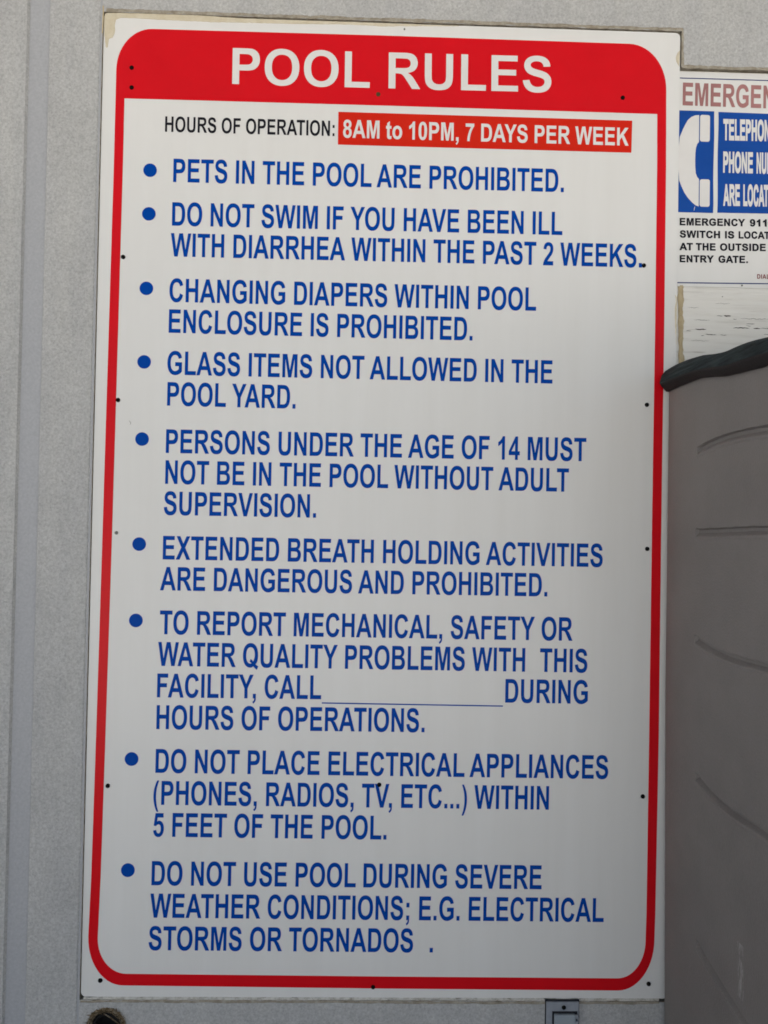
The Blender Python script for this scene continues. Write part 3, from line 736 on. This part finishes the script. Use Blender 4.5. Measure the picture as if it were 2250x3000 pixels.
o = poly_sheet('handset_symbol', [hs + hs2], e2, M_wlet, em); o.parent = None; child_fix(o, hp); o.matrix_parent_inverse = Matrix.Identity(4)
for q in ((0.9507, 1.3602, 0.9668, 1.4034), (0.9514, 1.2551, 0.9677, 1.2994)):
    vs, fs = [], []
    add_poly(vs, fs, [rrect(*q, 0.0035)], e2)
    o = me_obj('handset_cap', vs, fs, M_wlet); child_fix(o, hp); o.matrix_parent_inverse = Matrix.Identity(4)
vs, fs = [], []
add_poly(vs, fs, [[(0.9422, 1.2485), (0.9429, 1.2485), (0.9442, 1.2548), (0.9434, 1.2548)]], e2)
o = me_obj('cord_mark', vs, fs, M_wlet); child_fix(o, hp); o.matrix_parent_inverse = Matrix.Identity(4)
o = text_obj('panel_lettering', [('TELEPHON', 0.9886, 1.3645, 1.0645, 1.3650, 0.0322), ('E', 1.0660, 1.3650, 1.0748, 1.3651, 0.0322), ('PHONE', 0.9889, 1.3121, 1.0374, 1.3122, 0.0320), ('NUMBERS', 1.0432, 1.3122, 1.1020, 1.3124, 0.0320),
                                 ('ARE', 0.9897, 1.2586, 1.0170, 1.2590, 0.0328), ('LOCATED', 1.0222, 1.2590, 1.0800, 1.2594, 0.0328)], e2, M_wlet, em, 56, track=-20)
o.parent = None; child_fix(o, tp); o.matrix_parent_inverse = Matrix.Identity(4)
text_obj('notice_lettering', [('EMERGENCY', 0.9199, 1.2246, 1.0261, 1.2258, 0.0112), ('911', 1.0335, 1.2259, 1.0610, 1.2262, 0.0112), ('SWITCH', 0.9201, 1.2047, 0.9855, 1.2053, 0.0112), ('IS', 0.9934, 1.2054, 1.0085, 1.2056, 0.0112),
                              ('LOCATED', 1.0155, 1.2058, 1.0870, 1.2066, 0.0112), ('AT', 0.9198, 1.1846, 0.9417, 1.1848, 0.0112), ('THE', 0.9465, 1.1849, 0.9785, 1.1853, 0.0112), ('OUTSIDE', 0.9855, 1.1854, 1.0599, 1.1866, 0.0112),
                              ('ENTRY', 0.9206, 1.1651, 0.9760, 1.1658, 0.0110), ('GATE.', 0.9832, 1.1659, 1.0311, 1.1666, 0.0110)], e1, M_black, em, 46, track=60)
text_obj('dial_lettering', [('DIAL', 1.0463, 1.1417, 1.0665, 1.1419, 0.0070)], e1, M_edark, em, 10, track=90)
screw(1.0218, 1.1300, 'n', em, EY - 0.0006, 'nail')

# ------------------------------------------------------------------ storage bin
BINX0, BINX1, BINY0, BINY1 = 0.900, 1.62, -0.012, -0.48
bin_ = root('storage_bin', (1.26, -0.25, GROUND), 'tall taupe resin storage bin with dark wavy lid against the wall', 'storage bin')
def plan(off):
    """outline from the rear left corner along the side, round the corner and along the front; (x, y, arc length)"""
    x0, x1, yf, r = BINX0 - off, BINX1 + off, BINY1 - off, 0.10
    P = []
    k = 300
    for i in range(k + 1): P.append((x0, BINY0 + (yf + r - BINY0) * i / k))
    for i in range(1, 17):
        t = R(180 + 90 * i / 16); P.append((x0 + r + r * math.cos(t), yf + r + r * math.sin(t)))
    for i in range(1, 13): P.append((x0 + r + (x1 - x0 - 2 * r) * i / 12, yf))
    for i in range(1, 13):
        t = R(270 + 90 * i / 12); P.append((x1 - r + r * math.cos(t), yf + r + r * math.sin(t)))
    for i in range(1, 7): P.append((x1, yf + r + (BINY0 - yf - r) * i / 6))
    return P
def lerp_tab(tab, y):
    """tab: (y, v) with y falling; smooth (Catmull) look-up"""
    if y >= tab[0][0]: return tab[0][1]
    if y <= tab[-1][0]: return tab[-1][1]
    for i in range(len(tab) - 1):
        if tab[i][0] >= y >= tab[i + 1][0]:
            t = (tab[i][0] - y) / (tab[i][0] - tab[i + 1][0])
            p0 = tab[max(0, i - 1)][1]; p1 = tab[i][1]; p2 = tab[i + 1][1]; p3 = tab[min(len(tab) - 1, i + 2)][1]
            return 0.5 * (2 * p1 + (p2 - p0) * t + (2 * p0 - 5 * p1 + 4 * p2 - p3) * t * t + (3 * p1 - p0 - 3 * p2 + p3) * t ** 3)
def conv(tab, X):     # rescale readings taken for a plane at x = 0.905 or 0.915 to the plane x = X
    src, pts = tab
    k = (X - 0.42441) / (src - 0.42441)
    return [(-1.23402 + (y + 1.23402) * k, 0.73718 + (z - 0.73718) * k) for y, z in pts]
LTOP = conv((0.905, [(0.0326, 0.9915), (0.0213, 0.9952), (-0.0372, 0.9965), (-0.1091, 0.991), (-0.1614, 0.9828), (-0.1936, 0.98), (-0.2218, 0.9797), (-0.2565, 0.9776), (-0.3052, 0.9726)]), 0.889)
LBOT = conv((0.905, [(0.0253, 0.957), (-0.0068, 0.9563), (-0.0586, 0.9562), (-0.123, 0.9546), (-0.1623, 0.9494), (-0.2012, 0.9431), (-0.2373, 0.9398), (-0.2671, 0.9378), (-0.3059, 0.9353)]), 0.900)
def mid(): return [(y, z) for y, z in conv((0.905, [(0.0326, 0.977), (-0.012, 0.976), (-0.075, 0.9735), (-0.125, 0.9695), (-0.158, 0.965), (-0.193, 0.9598), (-0.226, 0.9585), (-0.2565, 0.957), (-0.3052, 0.9535)]), 0.885)]
LMID = mid()
GROOVES = [conv((0.915, g), 0.900) for g in (
    [(-0.0838, 0.8545), (-0.112, 0.8590), (-0.1513, 0.8625), (-0.2175, 0.8640), (-0.2882, 0.8618), (-0.5, 0.8600)],
    [(-0.0825, 0.7335), (-0.2906, 0.7385), (-0.5, 0.740)],
    [(-0.0830, 0.5765), (-0.1300, 0.5705), (-0.1947, 0.5680), (-0.2940, 0.5715), (-0.5, 0.573)],
    [(-0.0886, 0.3765), (-0.1300, 0.3690), (-0.1930, 0.3650), (-0.2980, 0.3710), (-0.5, 0.373)],
    [(-0.0935, 0.1355), (-0.1250, 0.1280), (-0.1689, 0.1210), (-0.2349, 0.1120), (-0.30, 0.110), (-0.5, 0.110)])]
GSTART = [g[0][0] for g in GROOVES]
def groove_depth(y, z):
    d = 0.0; lip = 0.0
    for g, ys in zip(GROOVES, GSTART):
        if y > ys + 0.001 or abs(z - g[2 if len(g) > 2 else 1][1]) > 0.05: continue
        zc = lerp_tab(g, y)
        a = (z - zc)              # sharp upper lip, long lower slope
        up_, lo_ = 0.0052, 0.0056
        f = 0
        if 0 <= a: f = max(0, min(1, (up_ - a) / 0.0011))
        else: f = max(0, min(1, (lo_ + a) / 0.0046))
        f *= max(0.0, min(1.0, (ys - y) / 0.0012))
        d = max(d, f)
        if -0.0115 < a < -lo_ and y < ys:      # faint raised edge under the recess
            lip = max(lip, (1 - abs(a + 0.0080) / 0.0035))
    return d * 0.0055 - max(0.0, lip) * 0.0012
rows = []
z = GROUND + 0.005
while z < 0.965:
    rows.append(z)
    near = any(abs(z - g[2 if len(g) > 2 else 1][1]) < 0.03 for g in GROOVES)
    z += 0.0011 if near and z > -0.1 else 0.012
rows.append(0.965)
P = plan(0.0)
vs, fs = [], []
for z in rows:
    tp_ = 0.0048 * max(0.0, (0.5 - z)) / 0.5 if z < 0.5 else 0
    for i, (x, y) in enumerate(P):
        g = groove_depth(y, z) if i <= 308 else 0
        nx, ny = (1, 0) if i <= 300 else (0.7, 0.7)
        vs.append((x + g * nx + (tp_ if i < 308 else 0), y + g * (ny if i > 300 else 0), z))
np_ = len(P)
for r_ in range(len(rows) - 1):
    for i in range(np_ - 1):
        a = r_ * np_ + i
        fs.append((a, a + 1, a + np_ + 1, a + np_))
fs.append(tuple(range(np_ - 1, -1, -1)))
top0 = (len(rows) - 1) * np_
fs.append(tuple(top0 + i for i in range(np_)))
# rear face
for r_ in range(len(rows) - 1):
    fs.append((r_ * np_ + np_ - 1, r_ * np_, (r_ + 1) * np_, (r_ + 1) * np_ + np_ - 1))
body = me_obj('body', vs, fs, M_bin, smooth=False)
child_fix(body, bin_)

# lid: skirt swept round the plan, crowned top
vs, fs, idx = [], [], []
prof = [(0.0005, 'b', 0.16), (0.0025, 'b', -0.03), (0.0045, 'b', -0.02), (0.0085, 'b', 0.30), (0.0125, 'b', 0.62), (0.0150, 'b', 0.93), (0.0150, 'b', 0.93), (0.0153, 'm', 0.02), (0.0150, 'm', 0.14), (0.0138, 'm', 0.45), (0.0122, 'm', 0.75), (0.0098, 'm', 0.91), (0.0060, 'm', 0.985), (0.0, 'm', 1.0)]
offs = [p[0] for p in prof]
plans = [plan(o) for o in offs]
nP = len(plans[0])
for j, (o_, kind, f) in enumerate(prof):
    for i in range(nP):
        x, y = plans[j][i]
        yy = y if i <= 300 else -0.36
        zb, zm, zt = lerp_tab(LBOT, yy), lerp_tab(LMID, yy), lerp_tab(LTOP, yy)
        z = zb + (zm - zb) * f if kind == 'b' else zm + (zt - zm) * f
        vs.append((x, y, z))
for j in range(len(prof) - 1):
    for i in range(nP - 1):
        a = j * nP + i
        fs.append((a, a + 1, a + nP + 1, a + nP)); idx.append(1 if prof[j + 1][1] == 'b' else 0)
    fs.append((j * nP + nP - 1, j * nP, (j + 1) * nP, (j + 1) * nP + nP - 1)); idx.append(0)
b0 = (len(prof) - 1) * nP
cb = len(vs)
for i in range(nP):       # crown ring then centre
    x, y, z = vs[b0 + i]
    vs.append((1.26 + (x - 1.26) * 0.75, -0.25 + (y + 0.25) * 0.7, z + 0.002))
cc = len(vs); vs.append((1.26, -0.25, 0.985))
for i in range(nP - 1):
    fs.append((b0 + i, b0 + i + 1, cb + i + 1, cb + i)); idx.append(0)
    fs.append((cb + i, cb + i + 1, cc)); idx.append(0)
fs.append((b0 + nP - 1, b0, cb, cb + nP - 1)); idx.append(0)
fs.append((cb + nP - 1, cb, cc)); idx.append(0)
lid = me_obj('lid', vs, fs, [M_lid, M_lidu], idx=idx, smooth=True)
child_fix(lid, bin_)

# ------------------------------------------------------------------ outlet cover under the sign
out = root('outlet_cover', (0.7505, YW, -0.07), 'blue grey weatherproof outlet cover just under the pool rules sign', 'outlet')
PX0, PX1, PZ1, PZ0 = 0.7212, 0.7724, -0.0024, -0.090
bm = bmesh.new(); slab_bm(bm, PX0 - 0.0013, PX1 + 0.0010, YW - 0.0015, YW + 0.001, PZ0 - 0.0013, PZ1 + 0.0015)
bm_obj('plate_shadow_gap', bm, M_gap, out)  # dark slab painting the shadow gap round the plate
bm = bmesh.new(); slab_bm(bm, PX0, PX1, YW - 0.0045, YW - 0.0012, PZ0, PZ1, 0.0010, 2)
bm_obj('plate', bm, M_plate, out)
bm = bmesh.new(); slab_bm(bm, 0.7305, 0.7695, YW - 0.0056, YW - 0.0040, -0.082, -0.0163)
flap_gap = bm_obj('flap_shadow_gap', bm, M_gap, out)  # dark rim painting the shade line round the flap
bm = bmesh.new()
slab_bm(bm, 0.7328, 0.7660, YW - 0.0105, YW - 0.0050, -0.080, -0.0190, 0.0014, 2)
bm_obj('flap', bm, M_flap, out)
for za, zb in ((-0.0255, -0.0205), (-0.0385, -0.0285), (-0.075, -0.066)):
    bm = bmesh.new()
    slab_bm(bm, 0.7660, 0.7705, YW - 0.0098, YW - 0.0045, za, zb, 0.0012, 2)
    bm_obj('hinge', bm, M_plate, out)
screw(0.7484, -0.0104, 'b', out, YW - 0.0048)

# ------------------------------------------------------------------ broken hole with a pipe end in it
pipe = root('pipe_stub', (HC[0], 0.02, HC[1]), 'dark pipe end in a splintered round hole in the wall, bottom left', 'pipe')
vs, fs = [], []
K = 32
prof = [(0.0, 0.030), (0.0150, 0.030), (0.0165, 0.012), (0.0170, 0.0035), (0.0180, 0.0012), (0.0215, 0.0012), (0.0225, 0.004), (0.0225, 0.06)]
for r, y in prof:
    for k in range(K):
        t = 2 * math.pi * k / K
        vs.append((HC[0] - 0.001 + r * math.cos(t), y, HC[1] - 0.003 + r * math.sin(t)))
for i in range(len(prof) - 1):
    for k in range(K):
        j = (k + 1) % K
        fs.append((i * K + k, i * K + j, (i + 1) * K + j, (i + 1) * K + k))
child_fix(me_obj('pipe', vs, fs, M_pipe, smooth=True), pipe)
vs, fs = [], []
KR = 72                   # broken, crumbling lip of the hole
for j, (f, h) in enumerate(((0.84, -0.012), (0.90, -0.002), (0.955, 0.0018), (1.0, 0.0026), (1.05, 0.0012), (1.10, -0.0006))):
    for i in range(KR):
        t = 2 * math.pi * i / KR
        q = Vector((math.cos(t) * 3, math.sin(t) * 3, j * 0.35))
        r = HR * (f + 0.09 * mnoise.noise(q) + 0.07 * mnoise.noise(q * 4.1))
        y = YW - h * (1 + 0.7 * mnoise.noise(q * 3.3)) - 0.0012 * mnoise.noise(q * 9) * (1 if 0 < j < 5 else 0)
        vs.append((HC[0] + r * math.cos(t), y, HC[1] + r * math.sin(t)))
for j in range(5):
    for i in range(KR):
        k = (i + 1) % KR
        fs.append((j * KR + i, j * KR + k, (j + 1) * KR + k, (j + 1) * KR + i))
child_fix(me_obj('broken_lip', vs, fs, M_splint), pipe)
vs, fs = [], []
for i in range(240):      # torn fibres and crumbs round the rim
    t = random.uniform(0, 2 * math.pi)
    r = HR * random.uniform(0.86, 1.12)
    L = random.uniform(0.003, 0.0095); wd = random.uniform(0.0004, 0.0012)
    a = t + math.pi / 2 * random.choice((0.15, 0.5, 1, 1, -1, 0.9)) + random.uniform(-0.5, 0.5)
    p = Vector((HC[0] + r * math.cos(t), 0, HC[1] + r * math.sin(t)))
    d = Vector((math.cos(a), 0, math.sin(a))); q = Vector((-d.z, 0, d.x))
    y0 = YW - random.uniform(0.001, 0.0045); y1 = YW - random.uniform(0.000, 0.007)
    b = len(vs)
    tip = p + d * L
    vs += [(p.x - q.x * wd, y0, p.z - q.z * wd), (p.x + q.x * wd, y0 + 0.0006, p.z + q.z * wd), (p.x, y0 - wd, p.z), (tip.x, y1, tip.z)]
    fs += [(b, b + 1, b + 3), (b + 1, b + 2, b + 3), (b + 2, b, b + 3), (b, b + 2, b + 1)]
child_fix(me_obj('torn_rim', vs, fs, M_splint), pipe)
# a slanting splinter across the mouth of the pipe
vs, fs = [], []
for k in range(9):
    t = k / 8
    x = HC[0] - 0.004 + 0.027 * t; z = HC[1] + 0.0215 - 0.0165 * t - 0.004 * t * t
    wd = 0.0012 * (1 - 0.6 * abs(2 * t - 1))
    vs += [(x, YW - 0.001 + 0.002 * t, z + wd), (x, YW - 0.003 + 0.002 * t, z), (x, YW - 0.001 + 0.002 * t, z - wd)]
    if k:
        b = 3 * k
        fs += [(b - 3, b, b + 1, b - 2), (b - 2, b + 1, b + 2, b - 1)]
child_fix(me_obj('splinter', vs, fs, M_splint), pipe)
